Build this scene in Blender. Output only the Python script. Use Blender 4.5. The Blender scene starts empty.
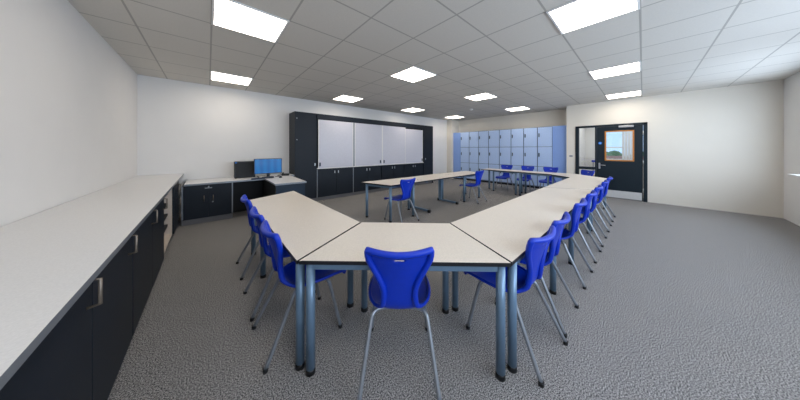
import bpy, bmesh, math, random
from mathutils import Vector, Matrix
random.seed(4)
PI = math.pi
C = bpy.context.scene.collection
S = bpy.context.scene

# ------------------------------------------------------------------ materials
def lin(c):
    return tuple(((v/255)/12.92 if v/255 <= .04045 else ((v/255+.055)/1.055)**2.4) for v in c)

def mat(name, rgb, rough=.5, metal=0, spec=.5, emit=None, estr=0, noise=None, bump=None):
    """rgb in sRGB 0-255; noise=(scale, amount) gives a speckle; bump=(scale, strength)"""
    m = bpy.data.materials.new(name); m.use_nodes = True
    nt = m.node_tree; b = nt.nodes['Principled BSDF']
    col = lin(rgb)
    b.inputs['Roughness'].default_value = rough
    b.inputs['Metallic'].default_value = metal
    b.inputs['Specular IOR Level'].default_value = spec
    tc = nt.nodes.new('ShaderNodeTexCoord')
    sc, am = noise if noise else (30, .03)
    n = nt.nodes.new('ShaderNodeTexNoise'); n.inputs['Scale'].default_value = sc
    n.inputs['Detail'].default_value = 4
    nt.links.new(tc.outputs['Object'], n.inputs['Vector'])
    r = nt.nodes.new('ShaderNodeValToRGB')
    r.color_ramp.elements[0].position = .3; r.color_ramp.elements[1].position = .7
    r.color_ramp.elements[0].color = (*[max(0, v*(1-am)) for v in col], 1)
    r.color_ramp.elements[1].color = (*[min(1, v*(1+am)) for v in col], 1)
    nt.links.new(n.outputs['Fac'], r.inputs['Fac'])
    nt.links.new(r.outputs['Color'], b.inputs['Base Color'])
    if bump:
        n2 = nt.nodes.new('ShaderNodeTexNoise'); n2.inputs['Scale'].default_value = bump[0]
        nt.links.new(tc.outputs['Object'], n2.inputs['Vector'])
        bp = nt.nodes.new('ShaderNodeBump'); bp.inputs['Strength'].default_value = bump[1]
        bp.inputs['Distance'].default_value = .002
        nt.links.new(n2.outputs['Fac'], bp.inputs['Height'])
        nt.links.new(bp.outputs['Normal'], b.inputs['Normal'])
    if emit:
        b.inputs['Emission Color'].default_value = (*lin(emit), 1)
        b.inputs['Emission Strength'].default_value = estr
    return m

def glass_mat(name, tint=(1, 1, 1), refl=.10):
    m = bpy.data.materials.new(name); m.use_nodes = True
    nt = m.node_tree; nt.nodes.clear()
    o = nt.nodes.new('ShaderNodeOutputMaterial'); mx = nt.nodes.new('ShaderNodeMixShader')
    t = nt.nodes.new('ShaderNodeBsdfTransparent'); g = nt.nodes.new('ShaderNodeBsdfGlossy')
    t.inputs['Color'].default_value = (*tint, 1); g.inputs['Roughness'].default_value = .02
    mx.inputs['Fac'].default_value = refl
    nt.links.new(t.outputs[0], mx.inputs[1]); nt.links.new(g.outputs[0], mx.inputs[2])
    nt.links.new(mx.outputs[0], o.inputs['Surface'])
    return m

M = {}
M['wall']   = mat('wall_paint', (226, 224, 222), .85, spec=.2, noise=(3, .01))
M['wallw']  = mat('warm_lit_wall_paint', (227, 221, 210), .85, spec=.2, noise=(3, .01))  # wall paint tinted cream for the warm lamplight on the far walls
M['table']  = mat('table_laminate', (220, 212, 202), .42, noise=(130, .07), spec=.45)
M['edge']   = mat('black_edge_band', (22, 24, 30), .4)
M['frame']  = mat('blue_grey_steel', (108, 134, 158), .32, metal=.3)
M['tube']   = mat('grey_steel_tube', (146, 151, 158), .3, metal=.5)
M['black']  = mat('black_plastic', (14, 15, 18), .45)
M['blue']   = mat('blue_polypropylene', (0, 50, 182), .4, spec=.42)
M['carc']   = mat('dark_navy_laminate', (19, 27, 37), .5, noise=(12, .05), spec=.3)
M['carcl']  = mat('navy_laminate', (24, 42, 60), .45, spec=.35)
M['gap']    = mat('black_and_pedestal_shade', (12, 14, 18), .6)  # plain black parts, and the painted shade on the pedestal carcass
M['kick']   = mat('grey_plinth', (105, 104, 106), .5)
M['bronze'] = mat('dull_bronze_metal', (126, 114, 102), .4, metal=.6)
M['plate'] = mat('satin_plate', (206, 206, 206), .4, metal=.15)
M['silver'] = mat('brushed_metal', (190, 192, 196), .3, metal=.8)
M['strip']  = mat('aluminium_strip', (140, 144, 150), .4, metal=.5)
M['board']  = mat('whiteboard_enamel', (204, 203, 212), .3, spec=.4)
M['trimw']  = mat('white_trim', (228, 226, 224), .4)
M['lock']   = mat('pale_blue_steel', (180, 204, 242), .45, spec=.4)
M['lockb']  = mat('mid_blue_steel', (136, 168, 228), .45)
M['locks']  = mat('dark_lock', (62, 70, 84), .4, metal=.4)
M['seam']   = mat('locker_gap', (90, 104, 136), .6)
M['cream']  = mat('cream_laminate', (206, 192, 178), .5)
M['wtop']   = mat('worktop_laminate', (223, 222, 222), .42, noise=(160, .05))
M['doorp']  = mat('door_dark_teal', (15, 31, 41), .45, spec=.35, noise=(6, .05))
M['wood']   = mat('orange_oak_bead', (190, 124, 56), .5, noise=(40, .15))
M['hard']   = mat('matt_black_case', (18, 21, 26), .5)
M['sblue']  = mat('blue_sign', (20, 120, 220), .4)
M['white']  = mat('white_plastic', (232, 232, 232), .4)
M['key']    = mat('keyboard_dark_blue', (24, 44, 78), .5)
M['lamp']   = mat('light_diffuser', (255, 255, 255), .5, emit=(255, 244, 228), estr=6.8)
M['glass']  = glass_mat('door_glass', (.93, .96, .97), .07)
M['wglass'] = glass_mat('window_glass', (.97, .98, 1), .06)
M['brick']  = mat('brick_garden_wall', (190, 140, 125), .9, noise=(8, .2))
M['leaf']   = mat('hedge_leaves', (70, 110, 60), .9, noise=(9, .4))
M['blind']  = mat('pale_blind_fabric', (214, 218, 224), .8)
M['ground'] = mat('pale_paving', (190, 184, 176), .9)

def screen_mat():
    m = mat('blue_screen', (6, 50, 100), .25)
    nt = m.node_tree; b = nt.nodes['Principled BSDF']
    tc = nt.nodes.new('ShaderNodeTexCoord'); w = nt.nodes.new('ShaderNodeTexWave')
    w.bands_direction = 'X'; w.inputs['Scale'].default_value = 2.2; w.inputs['Distortion'].default_value = 2.5
    w.inputs['Detail'].default_value = 1
    nt.links.new(tc.outputs['Object'], w.inputs['Vector'])
    r = nt.nodes.new('ShaderNodeValToRGB')
    r.color_ramp.elements[0].color = (*lin((0, 92, 160)), 1); r.color_ramp.elements[1].color = (*lin((4, 120, 190)), 1)
    nt.links.new(w.outputs['Fac'], r.inputs['Fac'])
    nt.links.new(r.outputs['Color'], b.inputs['Emission Color']); b.inputs['Emission Strength'].default_value = .45
    return m
M['screen'] = screen_mat()

def carpet_mat():
    m = bpy.data.materials.new('grey_flecked_carpet'); m.use_nodes = True
    nt = m.node_tree; b = nt.nodes['Principled BSDF']; b.inputs['Roughness'].default_value = .95
    b.inputs['Specular IOR Level'].default_value = .1
    tc = nt.nodes.new('ShaderNodeTexCoord')
    a = nt.nodes.new('ShaderNodeTexNoise'); a.inputs['Scale'].default_value = 140; a.inputs['Detail'].default_value = 5; a.inputs['Roughness'].default_value = .7
    c = nt.nodes.new('ShaderNodeTexNoise'); c.inputs['Scale'].default_value = 7; c.inputs['Detail'].default_value = 6
    nt.links.new(tc.outputs['Object'], a.inputs['Vector']); nt.links.new(tc.outputs['Object'], c.inputs['Vector'])
    r = nt.nodes.new('ShaderNodeValToRGB')
    r.color_ramp.elements[0].position = .41; r.color_ramp.elements[1].position = .60
    r.color_ramp.elements[0].color = (*lin((38, 38, 41)), 1); r.color_ramp.elements[1].color = (*lin((194, 190, 187)), 1)
    nt.links.new(a.outputs['Fac'], r.inputs['Fac'])
    r2 = nt.nodes.new('ShaderNodeValToRGB')
    r2.color_ramp.elements[0].color = (.84, .84, .85, 1); r2.color_ramp.elements[1].color = (1, 1, 1, 1)
    nt.links.new(c.outputs['Fac'], r2.inputs['Fac'])
    mx = nt.nodes.new('ShaderNodeMixRGB'); mx.blend_type = 'MULTIPLY'; mx.inputs[0].default_value = 1
    nt.links.new(r.outputs['Color'], mx.inputs[1]); nt.links.new(r2.outputs['Color'], mx.inputs[2])
    nt.links.new(mx.outputs[0], b.inputs['Base Color'])
    bp = nt.nodes.new('ShaderNodeBump'); bp.inputs['Strength'].default_value = .15; bp.inputs['Distance'].default_value = .002
    nt.links.new(a.outputs['Fac'], bp.inputs['Height']); nt.links.new(bp.outputs['Normal'], b.inputs['Normal'])
    return m
M['carpet'] = carpet_mat()

PITCH = .6425; OX = 2.60; OY = 5.16
def ceiling_mat():
    m = bpy.data.materials.new('ceiling_tiles'); m.use_nodes = True
    nt = m.node_tree; b = nt.nodes['Principled BSDF']; b.inputs['Roughness'].default_value = .9
    b.inputs['Specular IOR Level'].default_value = .1
    tc = nt.nodes.new('ShaderNodeTexCoord'); sp = nt.nodes.new('ShaderNodeSeparateXYZ')
    nt.links.new(tc.outputs['Object'], sp.inputs[0])
    def mth(op, a, bb=None):
        n = nt.nodes.new('ShaderNodeMath'); n.operation = op
        for i, v in enumerate((a, bb)):
            if v is None: continue
            if isinstance(v, (int, float)): n.inputs[i].default_value = v
            else: nt.links.new(v, n.inputs[i])
        return n.outputs[0]
    def line(o, off):
        f = mth('FRACT', mth('ADD', mth('DIVIDE', mth('SUBTRACT', o, off), PITCH), 100))
        d = mth('MINIMUM', f, mth('SUBTRACT', 1, f))
        return mth('LESS_THAN', d, .014)
    l = mth('MAXIMUM', line(sp.outputs[0], OX), line(sp.outputs[1], OY))
    n = nt.nodes.new('ShaderNodeTexNoise'); n.inputs['Scale'].default_value = 60
    nt.links.new(tc.outputs['Object'], n.inputs['Vector'])
    r = nt.nodes.new('ShaderNodeValToRGB')
    r.color_ramp.elements[0].color = (*lin((206, 202, 195)), 1); r.color_ramp.elements[1].color = (*lin((216, 212, 205)), 1)
    nt.links.new(n.outputs['Fac'], r.inputs['Fac'])
    mx = nt.nodes.new('ShaderNodeMixRGB'); nt.links.new(l, mx.inputs[0])
    nt.links.new(r.outputs['Color'], mx.inputs[1]); mx.inputs[2].default_value = (*lin((172, 169, 163)), 1)
    nt.links.new(mx.outputs[0], b.inputs['Base Color'])
    return m
M['ceil'] = ceiling_mat()

# ------------------------------------------------------------------ helpers
def new_bm(): return bmesh.new()

def box(bm, x0, x1, y0, y1, z0, z1, bev=0, mi=0):
    t = bmesh.new(); bmesh.ops.create_cube(t, size=1)
    for v in t.verts:
        v.co = Vector(((x0+x1)/2+v.co.x*abs(x1-x0), (y0+y1)/2+v.co.y*abs(y1-y0), (z0+z1)/2+v.co.z*abs(z1-z0)))
    if bev: bmesh.ops.bevel(t, geom=t.edges[:], offset=bev, segments=2, affect='EDGES', profile=.6)
    merge(bm, t, mi); return bm

def merge(bm, t, mi=0, mtx=None):
    mp = {}
    for v in t.verts: mp[v] = bm.verts.new(mtx @ v.co if mtx else v.co)
    for f in t.faces:
        try:
            g = bm.faces.new([mp[v] for v in f.verts]); g.material_index = mi; g.smooth = f.smooth
        except ValueError: pass
    t.free()

def tube(bm, pts, r, seg=12, mi=0, closed=False, cap=True, rad=None, flat=1.0):
    pts = [Vector(p) for p in pts]; n = len(pts); rings = []
    prev = None
    for i, p in enumerate(pts):
        if closed: d = pts[(i+1) % n]-pts[i-1]
        else: d = pts[min(i+1, n-1)]-pts[max(i-1, 0)]
        d.normalize()
        if prev is None:
            a = Vector((0, 0, 1)) if abs(d.z) < .9 else Vector((1, 0, 0))
            u = d.cross(a).normalized()
        else:
            u = (prev-d*prev.dot(d)).normalized()
        prev = u; w = d.cross(u)
        rr = rad[i] if rad else r
        rings.append([bm.verts.new(p+(u*math.cos(2*PI*k/seg)+w*math.sin(2*PI*k/seg)*flat)*rr) for k in range(seg)])
    m = n if closed else n-1
    for i in range(m):
        a, b = rings[i], rings[(i+1) % n]
        off = 0
        if closed and i == n-1:
            off = min(range(seg), key=lambda o: (a[0].co-b[o].co).length)
        for k in range(seg):
            try:
                f = bm.faces.new([a[k], a[(k+1) % seg], b[(k+1+off) % seg], b[(k+off) % seg]]); f.smooth = True; f.material_index = mi
            except ValueError: pass
    if cap and not closed:
        for q in (rings[0][::-1], rings[-1]):
            f = bm.faces.new(q); f.material_index = mi
    return bm

def smooth_path(pts, k=6):
    """Catmull-Rom through the points"""
    P = [Vector(p) for p in pts]; out = []
    for i in range(len(P)-1):
        p0 = P[max(i-1, 0)]; p1 = P[i]; p2 = P[i+1]; p3 = P[min(i+2, len(P)-1)]
        for j in range(k):
            t = j/k
            out.append(.5*((2*p1)+(p2-p0)*t+(2*p0-5*p1+4*p2-p3)*t*t+(3*p1-p0-3*p2+p3)*t**3))
    out.append(P[-1]); return out

def prism(bm, poly, z0, z1, mi_side=0, mi_top=0, bev=0):
    t = bmesh.new()
    vs = [t.verts.new((x, y, z0)) for x, y in poly]
    f = t.faces.new(vs)
    r = bmesh.ops.extrude_face_region(t, geom=[f])
    for v in [g for g in r['geom'] if isinstance(g, bmesh.types.BMVert)]: v.co.z = z1
    bmesh.ops.recalc_face_normals(t, faces=t.faces[:])
    if bev: bmesh.ops.bevel(t, geom=[e for e in t.edges if abs(e.verts[0].co.z-e.verts[1].co.z) < 1e-6], offset=bev, segments=2, affect='EDGES')
    mp = {v: bm.verts.new(v.co) for v in t.verts}
    for f in t.faces:
        g = bm.faces.new([mp[v] for v in f.verts])
        g.material_index = mi_top if f.normal.z > .9 and min(v.co.z for v in f.verts) > z1-1e-4 else mi_side
    t.free(); return bm

def obj(name, bm, mats, parent=None, recalc=True):
    if recalc: bmesh.ops.recalc_face_normals(bm, faces=bm.faces[:])
    me = bpy.data.meshes.new(name); bm.to_mesh(me); bm.free()
    for m in (mats if isinstance(mats, (list, tuple)) else [mats]): me.materials.append(m)
    o = bpy.data.objects.new(name, me); C.objects.link(o)
    if parent: o.parent = parent
    return o

def tag(o, label, cat, group=None, kind=None):
    o['label'] = label; o['category'] = cat
    if group: o['group'] = group
    if kind: o['kind'] = kind
    return o

def thing(name, label, cat, loc=(0, 0, 0), rz=0, group=None):
    o = bpy.data.objects.new(name, None); C.objects.link(o)
    o.empty_display_size = .1
    o.location = loc; o.rotation_euler = (0, 0, rz)
    return tag(o, label, cat, group)

def struct(name, bm, m, parent=None):
    o = obj(name, bm, m, parent)
    if not parent: o['kind'] = 'structure'
    return o

def kids(o): return [c for c in bpy.data.objects if c.parent == o]
def copy_tree(o, parent=None):
    c = o.copy(); C.objects.link(c); c.parent = parent
    for ch in kids(o): copy_tree(ch, c)
    return c

# ------------------------------------------------------------------ room shell
X0, X1, XF = -1.0, 8.75, 9.33      # left wall, door wall, locker alcove back
Y0, Y1 = -1.9, 6.36
HC = 2.82
struct('floor', box(new_bm(), X0-.1, XF+.1, Y0-.1, Y1+.1, -.1, 0), M['carpet'])
struct('ceiling', box(new_bm(), X0-.1, XF+.1, Y0-.1, Y1+.1, HC, HC+.1), M['ceil'])
struct('wall_back', box(new_bm(), X0-.1, XF+.1, Y1, Y1+.1, 0, HC), M['wall'])
struct('wall_left', box(new_bm(), X0-.1, X0, Y0, Y1, 0, HC), M['wall'])
# locker alcove wall with return
b = new_bm(); box(b, XF, XF+.1, 1.66, Y1, 0, HC); box(b, X1, XF+.1, 1.60, 1.66, 0, HC)
struct('wall_far', b, M['wallw'])
# boxed column in the corner
struct('trim_1', box(new_bm(), 8.72, XF, 6.09, Y1, 0, HC), M['wallw'])
# door wall with an opening y -.06 .. 1.43, z 0 .. 2.13
b = new_bm()
box(b, X1, X1+.12, 1.43, 1.60, 0, HC); box(b, X1, X1+.12, -.08, 1.43, 2.13, HC); box(b, X1, X1+.12, Y0, -.08, 0, HC)
struct('wall_door', b, M['wallw'])
# window wall behind the camera's right shoulder: three openings
wins = [(-.2, 2.2), (2.7, 5.1), (5.6, 8.0)]
b = new_bm(); box(b, X0, X1+.12, Y0-.1, Y0, 0, .95); box(b, X0, X1+.12, Y0-.1, Y0, 2.45, HC)
xs = [X0]+[v for w in wins for v in w]+[X1+.12]
for i in range(0, len(xs), 2): box(b, xs[i], xs[i+1], Y0-.1, Y0, .95, 2.45)
struct('wall_window', b, M['wall'])
for i, (a, c) in enumerate(wins):
    b = new_bm()
    for q in ((a, a+.05), ((a+c)/2-.03, (a+c)/2+.03), (c-.05, c)): box(b, q[0], q[1], Y0-.08, Y0-.02, .95, 2.45, .004)
    for q in ((.95, 1.0), (2.4, 2.45)): box(b, a, c, Y0-.08, Y0-.02, q[0], q[1], .004)
    w = struct('window_%d' % (i+1), b, M['white'])
    obj('pane', box(new_bm(), a+.05, c-.05, Y0-.054, Y0-.05, 1.0, 2.4), M['wglass'], w)
    obj('window_sill', box(new_bm(), a-.04, c+.04, Y0-.02, Y0+.12, .925, .95, .005), M['white'], w)

# ------------------------------------------------------------------ door and side light
fx0, fx1 = X1-.02, X1+.09
b = new_bm()
box(b, fx0, fx1, 1.345, 1.43, 0, 2.13, .004)          # left jamb
box(b, fx0, fx1, -.08, -.005, 0, 2.13, .004)          # hinge jamb
box(b, fx0, fx1, -.08, 1.43, 2.07, 2.13, .004)        # head
box(b, fx0, fx1, .925, .965, 0, 2.07, .004)           # mullion
box(b, fx0, fx1, .965, 1.345, .79, .87, .004)         # transom
box(b, fx0, fx1, .965, 1.345, 0, .1, .004)
door = struct('door_1', b, M['doorp'])
obj('side_light_pane', box(new_bm(), X1+.03, X1+.036, .965, 1.345, .87, 2.07), M['glass'], door)
obj('side_light_pane', box(new_bm(), X1+.03, X1+.036, .965, 1.345, .1, .79), M['glass'], door)
b = new_bm()
wy0, wy1, wz0, wz1 = .17, .74, 1.08, 1.93
box(b, X1-.005, X1+.04, 0, wy0, .01, 2.065); box(b, X1-.005, X1+.04, wy1, .92, .01, 2.065)
box(b, X1-.005, X1+.04, wy0, wy1, .01, wz0); box(b, X1-.005, X1+.04, wy0, wy1, wz1, 2.065)
leaf = obj('door_leaf', b, M['doorp'], door)
b = new_bm(); t = .022
box(b, X1-.014, X1+.045, wy0-.01, wy0+t, wz0-.01, wz1+.01, .003); box(b, X1-.014, X1+.045, wy1-t, wy1+.01, wz0-.01, wz1+.01, .003)
box(b, X1-.014, X1+.045, wy0+t, wy1-t, wz0-.01, wz0+t, .003); box(b, X1-.014, X1+.045, wy0+t, wy1-t, wz1-t, wz1+.01, .003)
bead = obj('glazing_bead', b, M['wood'], leaf); bead['label'] = 'orange oak bead around the vision panel'
obj('vision_pane', box(new_bm(), X1+.01, X1+.016, wy0+t, wy1-t, wz0+t, wz1-t), M['glass'], leaf)
o = obj('kick_plate', box(new_bm(), X1-.009, X1-.004, .02, .90, .02, .225, .001), M['plate'], leaf); o['label'] = 'silver metal kick plate'
b = new_bm(); box(b, X1-.018, X1-.004, .845, .885, .83, 1.0, .005)
tube(b, [(X1-.018, .862, .94), (X1-.06, .862, .94)], .009); tube(b, smooth_path([(X1-.055, .862, .94), (X1-.062, .82, .94), (X1-.062, .73, .937)]), .009)
o = obj('door_handle', b, M['silver'], leaf); o['label'] = 'silver lever handle on a plate'
b = new_bm(); tube(b, [(X1-.004, .85, 1.59), (X1-.01, .85, 1.59)], .04, 24)
sg = obj('round_sign', b, M['sblue'], leaf); sg['label'] = 'round blue sign'
obj('sign_bar', box(new_bm(), X1-.0115, X1-.0095, .838, .862, 1.583, 1.597), M['white'], leaf)
b = new_bm(); box(b, X1-.06, X1-.004, .17, .46, 2.02, 2.075, .006)
cl = obj('door_closer', b, M['silver'], leaf)
b = new_bm(); tube(b, [(X1-.03, .30, 2.09), (X1-.10, .18, 2.10), (X1-.03, .36, 2.11)], .008); obj('closer_arm', b, M['strip'], leaf)
for z in (.25, 1.0, 1.8):
    b = new_bm(); tube(b, [(X1-.024, -.004, z), (X1-.024, -.004, z+.1)], .009); obj('hinge', b, M['silver'], leaf)
b = new_bm(); box(b, X1-.01, X1+.0, 1.50, 1.585, 1.165, 1.215, .003); box(b, X1-.014, X1-.008, 1.53, 1.555, 1.18, 1.20, .002)
tag(obj('light_switch', b, M['strip']), 'small metal light switch plate on the wall left of the dark door', 'light switch')

# ---------- corridor behind the door, seen through its glass
struct('floor_corridor', box(new_bm(), X1+.12, 11.6, -2.6, 1.59, -.1, 0), M['ground'])
struct('ceiling_corridor', box(new_bm(), X1+.12, 11.6, -2.6, 1.59, 2.7, 2.8), M['wall'])
b = new_bm(); cx = 11.5
box(b, cx, cx+.1, -2.6, -.2, 0, 2.8); box(b, cx, cx+.1, 1.02, 1.59, 0, 2.8); box(b, cx, cx+.1, -.2, 1.02, 0, 1.0); box(b, cx, cx+.1, -.2, 1.02, 2.3, 2.8)
box(b, XF+.12, cx, 1.56, 1.59, 0, 2.8); box(b, X1+.12, cx, -2.7, -2.6, 0, 2.8)
struct('wall_corridor', b, M['wall'])
b = new_bm()
for q in ((-.2, -.15), (.97, 1.02)): box(b, cx, cx+.06, q[0], q[1], 1.0, 2.3)
for q in ((1.0, 1.05), (1.46, 1.50), (2.25, 2.3)): box(b, cx, cx+.06, -.15, .97, q[0], q[1])
w = struct('window_4', b, M['white'])
obj('pane', box(new_bm(), cx+.02, cx+.025, -.15, .97, 1.05, 2.25), M['wglass'], w)
b = new_bm()
for k in range(9): box(b, cx-.05, cx-.03, -.15+k*.075, -.15+k*.075+.066, 1.02, 2.32)
tag(obj('vertical_blind', b, M['blind']), 'pale vertical blind drawn over half the corridor window beyond the door', 'blind')
b = new_bm(); box(b, 15, 15.3, -2.5, 3.5, 0, 1.08); tag(obj('garden_wall', b, M['brick']), 'low pinkish brick wall seen outdoors through the door pane', 'wall')
b = new_bm()
for k in range(110):
    t2 = bmesh.new(); bmesh.ops.create_icosphere(t2, subdivisions=2, radius=random.uniform(.25, .42))
    merge(b, t2, 0, Matrix.Translation((16.2+random.uniform(-.4, .4), random.uniform(-3, 4), random.uniform(.3, 1.05))))
tag(obj('hedge', b, M['leaf']), 'green hedge seen outdoors above the low brick wall', 'hedge')
struct('ground_outdoors', box(new_bm(), 11.6, 40, -20, 20, -.1, 0), M['ground'])
b = new_bm()
bt = thing('bench_seat', 'corridor bench with a blue back rail seen through the side pane of the door', 'bench', (10.9, 1.08, 0))
obj('seat', box(new_bm(), -.25, .25, -.45, .45, .40, .48, .02), M['cream'], bt)
obj('backrest', box(new_bm(), .2, .28, -.25, .25, .91, .99, .02), M['blue'], bt)
for q in (-.2, .2): obj('back_post', box(new_bm(), .22, .26, q-.015, q+.015, .48, .92), M['tube'], bt)
for q in ((-.2, -.4), (-.2, .4), (.2, -.4), (.2, .4)):
    b = new_bm(); tube(b, [(q[0], q[1], .4), (q[0], q[1], 0)], .02); obj('leg', b, M['tube'], bt)

# ------------------------------------------------------------------ ceiling lights
b = new_bm(); s = PITCH
for q in ((0, .02, 0, s), (s-.02, s, 0, s), (.02, s-.02, 0, .02), (.02, s-.02, s-.02, s)): box(b, q[0], q[1], q[2], q[3], -.012, 0)
def label_light(i, j):
    col = ['nearest the left wall', 'over the inner desks', 'in the middle of the ceiling', 'nearest the lockers'][i]
    row = {0: 'beside the whiteboard wall', 1: 'in the centre row', 2: 'in the row nearest the door'}[j]
    return 'square ceiling light %s, %s' % (col, row)
LX = [OX-4*PITCH, OX, OX+4*PITCH, OX+8*PITCH]; LY = [OY, OY-4*PITCH, OY-8*PITCH]
proto = None
for j, ly in enumerate(LY):
    for i, lx in enumerate(LX):
        if proto is None:
            lt = proto = thing('ceiling_light', '', 'ceiling light', (lx, ly, HC), 0, 'square light panels in the ceiling')
            obj('frame', b, M['white'], lt)
            obj('diffuser', box(new_bm(), .02, s-.02, .02, s-.02, -.008, -.002), M['lamp'], lt)
        else:
            lt = copy_tree(proto); lt.location = (lx, ly, HC)
        lt['label'] = label_light(i, j)
b = new_bm(); tube(b, [(6.9, 4.0, HC), (6.9, 4.0, HC-.02), (6.9, 4.0, HC-.045)], .05, 20, rad=[.055, .055, .035])
tag(obj('smoke_detector', b, M['white']), 'small round white detector on the ceiling tiles', 'smoke detector')

# ------------------------------------------------------------------ whiteboard cabinet wall
CX0, CX1, CY, CH = 1.64, 7.05, 5.85, 2.37
cab = thing('storage_wall', 'tall dark navy storage wall with sliding whiteboards and cupboards below', 'cabinet', (0, 0, 0))
b = new_bm()
box(b, CX0, CX0+.03, CY, Y1-.005, 0, CH)                 # left side
box(b, CX1-.03, CX1, CY, Y1-.005, 0, CH)
box(b, CX0+.03, CX1-.03, CY, Y1-.005, CH-.03, CH)        # top
box(b, CX0+.03, CX1-.03, Y1-.03, Y1-.005, .1, CH-.03)    # back
box(b, 2.18, 2.21, CY+.02, Y1-.03, .1, CH-.03); box(b, 6.43, 6.46, CY+.02, Y1-.03, .1, CH-.03)
box(b, 2.21, 6.43, CY+.02, Y1-.03, .865, .895)           # shelf under boards
for x in (3.30, 4.36, 5.40): box(b, x-.012, x+.012, CY+.04, Y1-.03, .1, .865)
obj('carcass', b, M['carc'], cab)
obj('plinth', box(new_bm(), CX0+.03, CX1-.03, CY+.03, CY+.05, 0, .1), M['kick'], cab)
obj('cornice', box(new_bm(), 2.20, 6.44, CY-.02, CY+.02, 2.215, CH-.005, .002), M['carc'], cab)
def door_part(x0, x1, z0, z1, hx, hz, y=CY, m='carc', par=cab, name='door', hh=.07):
    d = obj(name, box(new_bm(), x0+.003, x1-.003, y-.002, y+.018, z0, z1, .002), M[m], par)
    if hx is not None:
        bb = new_bm()
        box(bb, hx-.012, hx+.012, y-.024, y-.016, hz-hh/2, hz+hh/2, .003)
        box(bb, hx-.008, hx+.008, y-.02, y-.001, hz-hh/2+.004, hz-hh/2+.016); box(bb, hx-.008, hx+.008, y-.02, y-.001, hz+hh/2-.016, hz+hh/2-.004)
        obj('handle', bb, M['silver'], d)
    return d
d = door_part(CX0+.015, 2.18, .1, CH-.03, 2.14, 1.0)
for z in (.3, 1.65, 2.2):
    bb = new_bm(); tube(bb, [(CX0+.05, CY-.006, z), (CX0+.05, CY, z)], .014, 12); obj('hinge_cap', bb, M['strip'], d)
door_part(6.46, CX1-.015, .1, CH-.03, 6.56, 1.02)
xsplit = [2.21, 3.30, 4.36, 5.40, 6.43]
for i in range(4):
    a, c = xsplit[i], xsplit[i+1]; mdl = (a+c)/2
    door_part(a+.008, mdl, .1, .86, mdl-.055, .765); door_part(mdl, c-.008, .1, .86, mdl+.055, .765)
for x in (2.205, 3.30): obj('edge_strip', box(new_bm(), x-.009, x+.009, CY-.006, CY+.02, .1, .86), M['strip'], cab)
# rails and sliding boards
b = new_bm(); box(b, 2.2, 6.44, CY-.035, CY+.02, .872, .895, .003)
o = obj('bottom_track', b, M['trimw'], cab); o['label'] = 'white aluminium track under the boards'
def board(x0, x1, z0, z1, y, hx=None):
    bd = obj('sliding_whiteboard', box(new_bm(), x0, x1, y, y+.012, z0, z1, .002), M['board'], cab)
    bb = new_bm()
    box(bb, x0-.001, x0+.022, y-.004, y+.014, z0, z1, .002); box(bb, x1-.022, x1+.001, y-.004, y+.014, z0, z1, .002)
    obj('board_edge', bb, M['trimw'], bd)
    if hx is not None:
        for h in hx:
            bb = new_bm(); box(bb, h-.022, h+.022, y-.012, y, .945, 1.045, .003); obj('pull', bb, M['locks'], bd)
    return bd
board(2.225, 3.28, .897, 2.21, CY-.028, [2.27])
board(3.335, 4.38, .897, 2.21, CY-.030, [4.30])
board(4.381, 5.44, .897, 2.21, CY-.030, [4.45])
board(5.36, 6.40, .897, 2.165, CY-.012, [6.36])
obj('board_upright', box(new_bm(), 3.285, 3.330, CY-.035, CY+.02, .895, 2.215, .002), M['strip'], cab)
# dark interior panel above the shortened board is the carcass back

# ------------------------------------------------------------------ lockers
ys = [2.07+.4525*k for k in range(9)]     # 2.07 .. 5.69
LXF, LH = 8.85, 2.20
names_col = ['rightmost bay, next to the door wall', 'second bay from the door wall', 'third bay from the door wall', 'fourth bay from the door wall',
             'fourth bay from the room corner', 'third bay from the room corner', 'second bay from the room corner', 'bay nearest the room corner']
def make_locker():
    L = thing('locker', '', 'locker', (LXF, ys[0], 0), 0, 'pale blue three-door lockers along the far wall')
    w = .4525
    bb = new_bm(); box(bb, .012, .46, .002, w-.002, .06, LH)
    obj('carcass', bb, M['seam'], L)
    obj('plinth', box(new_bm(), .03, .46, .002, w-.002, 0, .06), M['gap'], L)
    zz = [.085, .79, 1.495, 2.195]
    for k in range(3):
        d = obj('door', box(new_bm(), -.006, .014, .014, w-.012, zz[k]+.009, zz[k+1]-.006, .003), M['lock'], L)
        zc = zz[k+1]-.33
        h = new_bm(); box(h, -.026, -.005, w-.07, w-.04, zc-.02, zc+.11, .005); box(h, -.036, -.024, w-.062, w-.048, zc+.01, zc+.05, .003)
        obj('lock', h, M['locks'], d)
    return L
L = make_locker()
for k, y in enumerate(ys[:8]):
    q = L if k == 0 else copy_tree(L)
    q.location = (LXF, y, 0); q['label'] = 'pale blue three-door locker bay, '+names_col[k]
def filler(y0, y1, lab):
    f = thing('locker_filler', lab, 'panel', (LXF, y0, 0), 0)
    obj('panel', box(new_bm(), 0, .46, .002, y1-y0-.002, .06, LH, .002), M['lockb'], f)
    obj('plinth', box(new_bm(), .03, .46, .002, y1-y0-.002, 0, .06), M['gap'], f)
filler(1.665, 2.07, 'plain blue filler panel between lockers and door wall')
filler(5.69, 6.085, 'plain blue filler panel at the corner end of the lockers')

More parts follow.
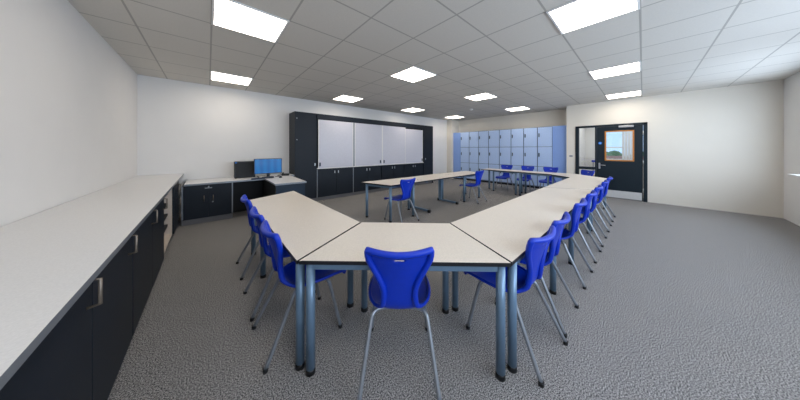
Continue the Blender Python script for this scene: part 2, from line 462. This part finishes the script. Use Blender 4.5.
# ------------------------------------------------------------------ left bench
bx = -.39
wt = thing('worktop', 'high pale worktop along the left wall', 'worktop', (0, 0, 0))
b = new_bm(); prism(b, [(-.995, .9), (-.34, .9), (-.378, 6.35), (-.995, 6.35)], .872, .902, 1, 0)
obj('slab', b, [M['wtop'], M['strip']], wt)
def bench_unit(name, y0, y1, lab, cat, kind):
    u = thing(name, lab, cat, (0, 0, 0))
    bb = new_bm()
    m = M['cream'] if kind == 'open' else M['carc']
    box(bb, -.99, bx-.02, y0+.002, y0+.022, .1, .870); box(bb, -.99, bx-.02, y1-.022, y1-.002, .1, .870)
    box(bb, -.99, bx-.02, y0+.022, y1-.022, .1, .12); box(bb, -.99, bx-.02, y0+.022, y1-.022, .85, .870); box(bb, -.99, -.975, y0+.022, y1-.022, .12, .85)
    obj('carcass', bb, m, u)
    obj('plinth', box(new_bm(), -.99, -.45, y0+.002, y1-.002, 0, .1), M['gap'], u)
    def hnd(par, y, z, hor):
        h = new_bm()
        p = [(bx-.001, y-.07, z), (bx+.03, y-.065, z), (bx+.032, y+.065, z), (bx-.001, y+.07, z)] if hor else \
            [(bx-.001, y, z-.06), (bx+.035, y, z-.055), (bx+.035, y, z+.055), (bx-.001, y, z+.06)]
        tube(h, p, .007, 8); obj('handle', h, M['bronze'], par)
    if kind == 'doors':
        mid = (y0+y1)/2
        for a, c, hy in ((y0, mid, mid-.06), (mid, y1, y1-.12)):
            d = obj('door', box(new_bm(), bx-.02, bx, a+.004, c-.002, .1, .865, .002), M['carc'], u); hnd(d, hy, .775, False)
    elif kind == 'drawers':
        for z0, z1 in ((.1, .36), (.364, .62), (.624, .865)):
            d = obj('drawer', box(new_bm(), bx-.02, bx, y0+.004, y1-.004, z0, z1, .002), M['carc'], u); hnd(d, y1-.2, z1-.12, False)
    else:
        for z in (.28, .44, .60, .76):
            obj('tray', box(new_bm(), -.95, bx-.06, y0+.05, y1-.06, z-.03, z+.005, .005), M['gap'], u)
            for ya in (y0+.022, y1-.05): obj('runner', box(new_bm(), -.95, bx-.03, ya, ya+.028, z-.045, z-.03), M['cream'], u)
    return u
bench_unit('cupboard', .95, 2.35, 'dark double cupboard under the near end of the high worktop', 'cupboard', 'doors')
bench_unit('cupboard', 2.36, 3.78, 'dark double cupboard under the high worktop, beside the cream tray unit', 'cupboard', 'doors')
bench_unit('tray_unit', 3.80, 4.78, 'cream open-fronted tray unit under the high worktop', 'tray unit', 'open')
bench_unit('drawer_unit', 4.80, 5.50, 'narrow dark drawer unit in the corner under the high worktop', 'drawer unit', 'drawers')

# ------------------------------------------------------------------ computer worktop
WZ = .76; by = 5.57
b = new_bm(); prism(b, [(-.325, by-.03), (.93, by-.03), (.93, 4.52), (1.48, 4.49), (1.52, 5.83), (1.625, 5.83), (1.625, 6.35), (-.325, 6.35)], WZ-.03, WZ, 1, 0)
tag(obj('worktop', b, [M['wtop'], M['strip']]), 'L-shaped pale worktop carrying the computer', 'worktop')
u = thing('cupboard', 'dark double cupboard with two upright handles under the computer worktop', 'cupboard', (0, 0, 0))
b = new_bm(); box(b, -.36, -.34, by, 6.34, .1, WZ-.032); box(b, .36, .38, by, 6.34, .1, WZ-.032)
box(b, -.34, .36, by, 6.34, .1, .12); box(b, -.34, .36, 6.32, 6.34, .12, WZ-.032)
obj('carcass', b, M['carc'], u)
obj('plinth', box(new_bm(), -.36, .38, by+.02, by+.04, 0, .1), M['kick'], u)
for x in (-.35, .372): obj('edge_strip', box(new_bm(), x-.009, x+.009, by-.006, by+.01, .11, WZ-.034), M['strip'], u)
for (a, c, hx) in ((-.335, .01, -.055), (.012, .357, .075)):
    d = obj('door', box(new_bm(), a, c, by-.018, by, .105, WZ-.036, .002), M['carc'], u)
    h = new_bm(); tube(h, [(hx, by-.018, .52), (hx, by-.04, .51), (hx, by-.04, .42), (hx, by-.018, .41)], .006, 8); obj('handle', h, M['bronze'], d)
h = new_bm(); box(h, -.045, .06, by-.024, by-.0175, .655, .67, .002); box(h, -.0, .02, by-.028, by-.0175, .668, .70, .002); obj('hasp', h, M['strip'], u)
h = new_bm(); tube(h, [(.07, by-.0175, .39), (.07, by-.026, .39)], .012, 12); obj('lock', h, M['silver'], u)
u = thing('modesty_panel', 'black back panel in the kneehole below the computer', 'panel', (0, 0, 0))
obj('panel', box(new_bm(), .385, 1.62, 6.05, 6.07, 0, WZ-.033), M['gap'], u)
u = thing('pedestal_cabinet', 'navy pedestal cabinet under the worktop end beside the tall storage wall', 'cabinet', (0, 0, 0))
obj('carcass', box(new_bm(), .95, 1.46, 4.56, 5.80, .06, WZ-.032, .002), M['gap'], u)  # near-black colour stands in for shade on the kneehole side
obj('end_panel', box(new_bm(), .945, 1.465, 4.535, 4.558, .0, WZ-.032, .002), M['carcl'], u)
obj('plinth', box(new_bm(), .97, 1.44, 4.58, 5.78, 0, .06), M['gap'], u)

# monitor
mo = thing('monitor', 'flat monitor showing a bright blue screen on the corner worktop', 'monitor', (1.04, 5.72, WZ), 0)
b = new_bm(); box(b, -.28, .28, 0, .035, .085, .43, .006); obj('casing', b, M['hard'], mo)
obj('screen', box(new_bm(), -.268, .268, -.002, .002, .10, .418), M['screen'], mo)
b = new_bm(); box(b, -.03, .03, .03, .06, .01, .28, .004); obj('stand', b, M['hard'], mo)
b = new_bm(); tube(b, [(0, .05, .002), (0, .05, .012)], .12, 28); obj('stand_base', b, M['hard'], mo)
# tower
t = thing('computer_tower', 'black desktop computer case standing beside the blue-screened monitor', 'computer', (.625, 5.93, WZ))
obj('case', box(new_bm(), -.19, .19, 0, .19, .012, .37, .006), M['hard'], t)
obj('side_panel', box(new_bm(), -.175, .175, -.004, .003, .03, .352, .003), M['gap'], t)
o = obj('badge', box(new_bm(), -.182, -.150, -.007, -.003, .335, .36, .001), M['sblue'], t); o['label'] = 'small blue sticker'
for q in ((-.17, .03), (.17, .03), (-.17, .16), (.17, .16)):
    obj('rubber_foot', box(new_bm(), q[0]-.015, q[0]+.015, q[1]-.015, q[1]+.015, 0, .013), M['black'], t)
k = thing('keyboard', 'dark blue keyboard on the worktop in front of the monitor', 'keyboard', (.90, 5.56, WZ), .06)
obj('base', box(new_bm(), -.21, .21, -.06, .06, 0, .014, .004), M['hard'], k)
b = new_bm()
for r in range(5):
    for c in range(15): box(b, -.2+c*.0268, -.2+c*.0268+.022, -.052+r*.021, -.052+r*.021+.017, .013, .021)
obj('keys', b, M['key'], k)
t = thing('mouse', 'small black computer mouse beside the keyboard', 'mouse', (1.24, 5.50, WZ))
b = new_bm(); tt = bmesh.new(); bmesh.ops.create_uvsphere(tt, u_segments=16, v_segments=10, radius=1)
for v in tt.verts: v.co = Vector((v.co.x*.032, v.co.y*.055, max(0, v.co.z)*.034))
merge(b, tt); obj('body', b, M['black'], t)
b = new_bm(); tube(b, [(-.005, .03, .031), (.005, .03, .031)], .007, 10); obj('scroll_wheel', b, M['strip'], t)
b = new_bm(); tube(b, smooth_path([(1.18, 5.72, WZ+.008), (1.24, 5.66, WZ+.008), (1.31, 5.76, WZ+.008), (1.27, 5.95, WZ+.008), (1.42, 6.12, WZ+.008), (1.40, 6.3, WZ+.008)]), .006, 8)
tag(obj('cable', b, M['black']), 'black cable lying in loops behind the monitor', 'cable')
b = new_bm(); tube(b, smooth_path([(.86, 5.66, WZ+.008), (.82, 5.72, WZ+.008), (.87, 5.80, WZ+.008), (.84, 5.9, WZ+.03), (.90, 6.1, WZ+.008), (1.1, 6.2, WZ+.008), (1.2, 6.32, WZ+.008)]), .006, 8)
tag(obj('cable', b, M['black']), 'short black cable between the keyboard and the computer case', 'cable')
t = thing('telephone', 'low black telephone handset unit right of the monitor', 'telephone', (1.44, 5.9, WZ), -.3)
b = new_bm(); prism(b, [(-.08, -.09), (.08, -.09), (.08, .09), (-.08, .09)], 0, .035, bev=.004); obj('base', b, M['black'], t)
b = new_bm(); tube(b, smooth_path([(-.055, -.09, .05), (-.055, -.04, .062), (-.055, .04, .062), (-.055, .09, .05)]), .016, 10); obj('handset', b, M['black'], t)

# ------------------------------------------------------------------ tables
TZ = .72
def leg_mesh(r=.027):
    bb = new_bm(); tube(bb, [(0, 0, TZ-.027), (0, 0, .03)], r, 20); return bb
def foot_mesh(r=.029):
    bb = new_bm(); tube(bb, [(0, 0, .035), (0, 0, .0)], r, 20, rad=[r*.92, r*1.03]); return bb
LEG = leg_mesh(); legme = bpy.data.meshes.new('leg'); LEG.to_mesh(legme); LEG.free(); legme.materials.append(M['frame'])
FT = foot_mesh(); footme = bpy.data.meshes.new('foot'); FT.to_mesh(footme); FT.free(); footme.materials.append(M['black'])
def add_leg(par, x, y):
    l = bpy.data.objects.new('leg', legme); C.objects.link(l); l.parent = par; l.location = (x, y, 0)
    f = bpy.data.objects.new('rubber_foot', footme); C.objects.link(f); f.parent = l
def beam(bb, a, c, w, z0, z1):
    a = Vector(a); c = Vector(c); d = (c-a).normalized(); n = Vector((-d.y, d.x))*w/2
    prism(bb, [tuple(a+n), tuple(a-n), tuple(c-n), tuple(c+n)], z0, z1)
def table(name, poly, legs, lab, rails=None, group=None):
    cx = sum(p[0] for p in poly)/len(poly); cy = sum(p[1] for p in poly)/len(poly)
    t = thing(name, lab, 'table', (cx, cy, 0), 0, group)
    P = [(p[0]-cx, p[1]-cy) for p in poly]
    bb = new_bm(); prism(bb, P, TZ-.024, TZ, 1, 0, bev=.0015)
    obj('tabletop', bb, [M['table'], M['edge']], t)
    L = [(p[0]-cx, p[1]-cy) for p in legs]
    bb = new_bm()
    R = rails if rails else [(i, (i+1) % len(L)) for i in range(len(L))]
    for i, j in R: beam(bb, L[i], L[j], .028, TZ-.066, TZ-.026)
    obj('under_frame', bb, M['frame'], t)
    for l in L: add_leg(t, *l)
    return t
g = 'pale tables set out in a ring'
table('front_table', [(.415, 1.397), (1.357, .523), (1.665, 1.183), (1.075, 1.745)],
      [(.482, 1.388), (1.346, .583), (1.535, 1.135), (1.02, 1.615)], 'trapezoid pale table at the front of the ring, chair pushed in at its near edge')
table('side_table', [(.405, 1.405), (1.065, 1.757), (1.055, 3.82), (.405, 3.52)],
      [(.445, 1.470), (.955, 1.745), (1.01, 3.74), (.455, 3.46), (.452, 2.77)], 'pale table wing on the left with three chairs along it',
      [(0, 1), (1, 2), (2, 3), (3, 4), (4, 0)])
table('long_table', [(1.372, .525), (4.862, .548), (4.522, 1.187), (1.68, 1.187)],
      [(1.45, .555), (2.52, .585), (3.32, .585), (4.74, .60), (4.48, 1.13), (3.1, 1.14), (1.62, 1.095)], 'long pale table on the right with the row of blue chairs')
table('corner_table', [(4.872, .548), (7.03, .548), (7.66, 1.25), (7.64, 1.70), (7.03, 1.70), (6.62, 1.187), (4.532, 1.187)],
      [(4.92, .60), (6.98, .60), (7.60, 1.52), (7.09, 1.64), (6.6, 1.13), (4.66, 1.13)], 'pale corner table at the far right in front of the door')
table('far_table', [(7.03, 1.705), (7.64, 1.705), (7.64, 2.545), (7.05, 2.545)],
      [(7.09, 1.76), (7.58, 1.76), (7.58, 2.49), (7.10, 2.49)], 'far pale table by the lockers, next to the corner table')
table('far_table', [(7.05, 2.555), (7.64, 2.555), (7.60, 3.72), (7.05, 3.72)],
      [(7.10, 2.61), (7.58, 2.61), (7.54, 3.66), (7.22, 3.36)], 'far pale table by the lockers, at the open end of the row')
table('inner_table', [(2.385, 3.90), (2.585, 3.165), (3.55, 3.14), (3.55, 3.85)],
      [(2.37+.09, 3.80), (2.62, 3.225), (3.215, 3.20), (3.49, 3.62)], 'pale table at the near end of the inner row, slanted end')
def t_leg_table():
    t = thing('inner_table', 'middle pale table of the inner row on two floor-bar legs', 'table', (4.22, 3.495, 0))
    bb = new_bm(); prism(bb, [(-.667, -.355), (.667, -.355), (.667, .35), (-.667, .35)], TZ-.024, TZ, 1, 0, bev=.0015); obj('tabletop', bb, [M['table'], M['edge']], t)
    bb = new_bm(); beam(bb, (-.56, .19), (.53, .19), .05, TZ-.09, TZ-.026)
    for x in (-.56, .53): beam(bb, (x, -.29), (x, .30), .04, TZ-.055, TZ-.026)
    obj('under_frame', bb, M['frame'], t)
    for x in (-.56, .53):
        bb = new_bm(); box(bb, x-.022, x+.022, .14, .24, .05, TZ-.056, .006)
        box(bb, x-.024, x+.024, -.34, .24, .018, .062, .012)
        l = obj('leg', bb, M['frame'], t)
        for y in (-.345, .245):
            q = new_bm(); box(q, x-.027, x+.027, y-.03, y+.03, 0, .064, .01); obj('end_cap', q, M['black'], l)
t_leg_table()
table('inner_table', [(4.892, 3.12), (5.95, 3.12), (6.16, 3.75), (4.892, 3.845)],
      [(5.10, 3.165), (5.88, 3.165), (6.04, 3.70), (4.97, 3.78)], 'pale table at the locker end of the inner row')

# ------------------------------------------------------------------ chairs
def make_chair():
    t = thing('school_chair', '', 'chair', (0, 0, 0), 0, 'blue moulded chairs on grey tube legs')
    # centre line: (y, z, half width, forward cup of the edges)
    key = [(.285, .390, .165, .0), (.275, .416, .182, .003), (.19, .424, .200, .010), (.06, .412, .205, .022), (-.04, .404, .186, .028),
           (-.108, .416, .148, .018), (-.146, .456, .108, .008), (-.160, .52, .093, .006), (-.173, .58, .097, .012), (-.188, .64, .122, .022),
           (-.205, .70, .154, .032), (-.221, .745, .176, .038), (-.227, .766, .180, .039), (-.231, .778, .183, .040), (-.243, .812, .183, .040)]
    def interp(a):
        i = min(int(a), len(key)-2); f = a-i
        p0 = key[max(i-1, 0)]; p1 = key[i]; p2 = key[i+1]; p3 = key[min(i+2, len(key)-1)]
        return [.5*((2*p1[k])+(p2[k]-p0[k])*f+(2*p0[k]-5*p1[k]+4*p2[k]-p3[k])*f*f+(3*p1[k]-p0[k]-3*p2[k]+p3[k])*f**3) for k in range(4)]
    NV = (len(key)-1)*3; us = [-1, -.9, -.75, -.55, -.4, -.25, -.15, 0, .15, .25, .4, .55, .75, .9, 1]
    bb = new_bm(); grid = []
    for j in range(NV+1):
        y, z, w, c = interp(j/3)
        y2, z2, _, _ = interp(min(j/3+.05, len(key)-1-1e-6)); y1, z1, _, _ = interp(max(j/3-.05, 0))
        tv = Vector((0, y2-y1, z2-z1)).normalized(); nn = Vector((0, tv.z, -tv.y))   # towards the sitter
        if nn.dot(Vector((0, 1, 1))) < 0: nn = -nn
        grid.append([bb.verts.new(Vector((u*w, y, z))+nn*(c*u*u)) for u in us])
    for j in range(NV):
        for i in range(len(us)-1):
            zc = (grid[j][i].co.z+grid[j+1][i].co.z)/2; xc = (us[i]+us[i+1])/2
            if .765 < zc < .779 and abs(xc) < .15: continue       # hand hole
            f = bb.faces.new([grid[j][i], grid[j][i+1], grid[j+1][i+1], grid[j+1][i]]); f.smooth = True
    # thicken
    bmesh.ops.recalc_face_normals(bb, faces=bb.faces[:])
    bmesh.ops.solidify(bb, geom=bb.faces[:], thickness=.007)
    # rolled rim
    rim = [Vector(v) for v in ([grid[j][0].co[:] for j in range(NV+1)]+[grid[NV][i].co[:] for i in range(1, len(us)-1)] +
                               [grid[j][-1].co[:] for j in range(NV, -1, -1)]+[grid[0][i].co[:] for i in range(len(us)-2, 0, -1)])]
    rr = []
    for p in rim:
        rr.append(.0105+.0085*min(1, max(0, (p.z-.43)/.05)))
    off = []
    for p, r in zip(rim, rr):      # let the roll sit behind / below the shell's face
        off.append(p+Vector((0, -(r-.006), 0)) if p.z > .48 else p+Vector((0, -(r-.006)*max(0, (p.z-.43)/.05), -.003)))
    tube(bb, off, .012, 10, closed=True, rad=rr)
    for f in bb.faces: f.smooth = True
    sh = obj('seat_shell', bb, M['blue'], t)
    # legs
    for sx in (-1, 1):
        for fr in (0, 1):
            if fr: pth = [(sx*.06, .12, .386), (sx*.13, .135, .386), (sx*.165, .15, .37), (sx*.180, .165, .31), (sx*.215, .225, .012)]
            else:  pth = [(sx*.06, -.06, .386), (sx*.13, -.075, .386), (sx*.165, -.105, .375), (sx*.180, -.138, .31), (sx*.222, -.285, .012)]
            bb = new_bm(); tube(bb, smooth_path(pth, 5), .0125, 12)
            l = obj('leg', bb, M['tube'], t)
            q = new_bm(); e = Vector(pth[-1]); tube(q, [e+Vector((0, 0, .012)), e-Vector((0, 0, .012))], .0155, 12); obj('foot_cap', q, M['black'], l)
    bb = new_bm()
    tube(bb, [(-.06, -.07, .386), (-.06, .13, .386)], .0115, 10); tube(bb, [(.06, -.07, .386), (.06, .13, .386)], .0115, 10)
    obj('seat_bracket', bb, M['tube'], t)
    return t

ch0 = make_chair(); used = [False]
def chair(x, y, face_deg, lab):
    """face_deg: compass of the sitter's gaze, 0 = +x, 90 = +y"""
    c = ch0 if not used[0] else copy_tree(ch0)
    used[0] = True
    c.location = (x, y, 0); c.rotation_euler = (0, 0, math.radians(face_deg-90)); c['label'] = lab
chairs = [
 (.962, 1.088, 48.4, 'blue moulded chair pushed in at the near edge of the front trapezoid table'),
 (1.72, .67, 86, 'blue moulded chair at the near end of the right-hand row, beside the front table corner'),
 (2.22, .675, 90, 'second blue chair from the near end of the right-hand row'),
 (3.05, .675, 90, 'third blue chair from the near end of the right-hand row'),
 (3.79, .675, 90, 'middle chair of the seven blue ones in the right-hand row'),
 (4.47, .675, 90, 'third blue chair from the door end of the right-hand row'),
 (5.30, .675, 90, 'second blue chair from the door end of the right-hand row'),
 (6.08, .675, 90, 'blue chair at the door end of the right-hand row'),
 (.555, 1.80, 0, 'nearest of the three blue chairs along the left table wing'),
 (.555, 2.35, 0, 'middle one of the three blue chairs along the left table wing'),
 (.555, 3.09, 0, 'farthest of the three blue chairs along the left table wing, by the computer worktop'),
 (2.875, 3.22, 92, 'blue chair standing alone at the near end of the inner table row'),
 (5.41, 3.10, 90, 'blue chair at the locker end of the inner table row'),
 (7.93, 3.30, 180, 'leftmost of the three blue chairs behind the far tables in front of the lockers'),
 (7.93, 2.61, 180, 'middle one of the three blue chairs behind the far tables in front of the lockers'),
 (7.93, 1.95, 180, 'rightmost of the three blue chairs behind the far tables in front of the lockers'),
 (7.54, 1.14, 138, 'blue chair behind the far corner of the ring, in front of the glass side panel'),
]
for c in chairs: chair(*c)

# ------------------------------------------------------------------ lights, world, camera
def area(name, loc, rot, sx, sy, power, col):
    l = bpy.data.lights.new(name, 'AREA'); l.shape = 'RECTANGLE'; l.size = sx; l.size_y = sy; l.energy = power; l.color = col
    o = bpy.data.objects.new(name, l); C.objects.link(o); o.location = loc; o.rotation_euler = rot; return o
for i, (a, c) in enumerate(wins):
    area('daylight', ((a+c)/2, Y0-.25, 1.75), (PI/2, 0, 0), c-a, 1.5, 58, (.78, .89, 1.0))
area('corridor_fill', (10.2, .4, 2.65), (0, 0, 0), 1.2, 3.0, 30, (1, .97, .93))  # unseen fill light added to brighten the corridor behind the glass

w = bpy.data.worlds.new('sky'); S.world = w; w.use_nodes = True
bg = w.node_tree.nodes['Background']; bg.inputs['Color'].default_value = (*lin((176, 206, 240)), 1); bg.inputs['Strength'].default_value = 1.3

cam = bpy.data.cameras.new('camera'); co = bpy.data.objects.new('camera', cam); C.objects.link(co)
cam.sensor_width = 36; cam.lens = 216/800*36; cam.shift_y = -50.5/800; cam.clip_start = .02
co.location = (0, 0, 1.4); co.rotation_euler = (PI/2, 0, -math.atan2(243, 216)+0)
co.rotation_euler = (PI/2, 0, -(PI/2-math.atan2(243, 216)))
S.camera = co
S.view_settings.view_transform = 'Standard'; S.view_settings.look = 'None'; S.view_settings.gamma = 1
S.view_settings.use_curve_mapping = False; S.view_settings.exposure = .53
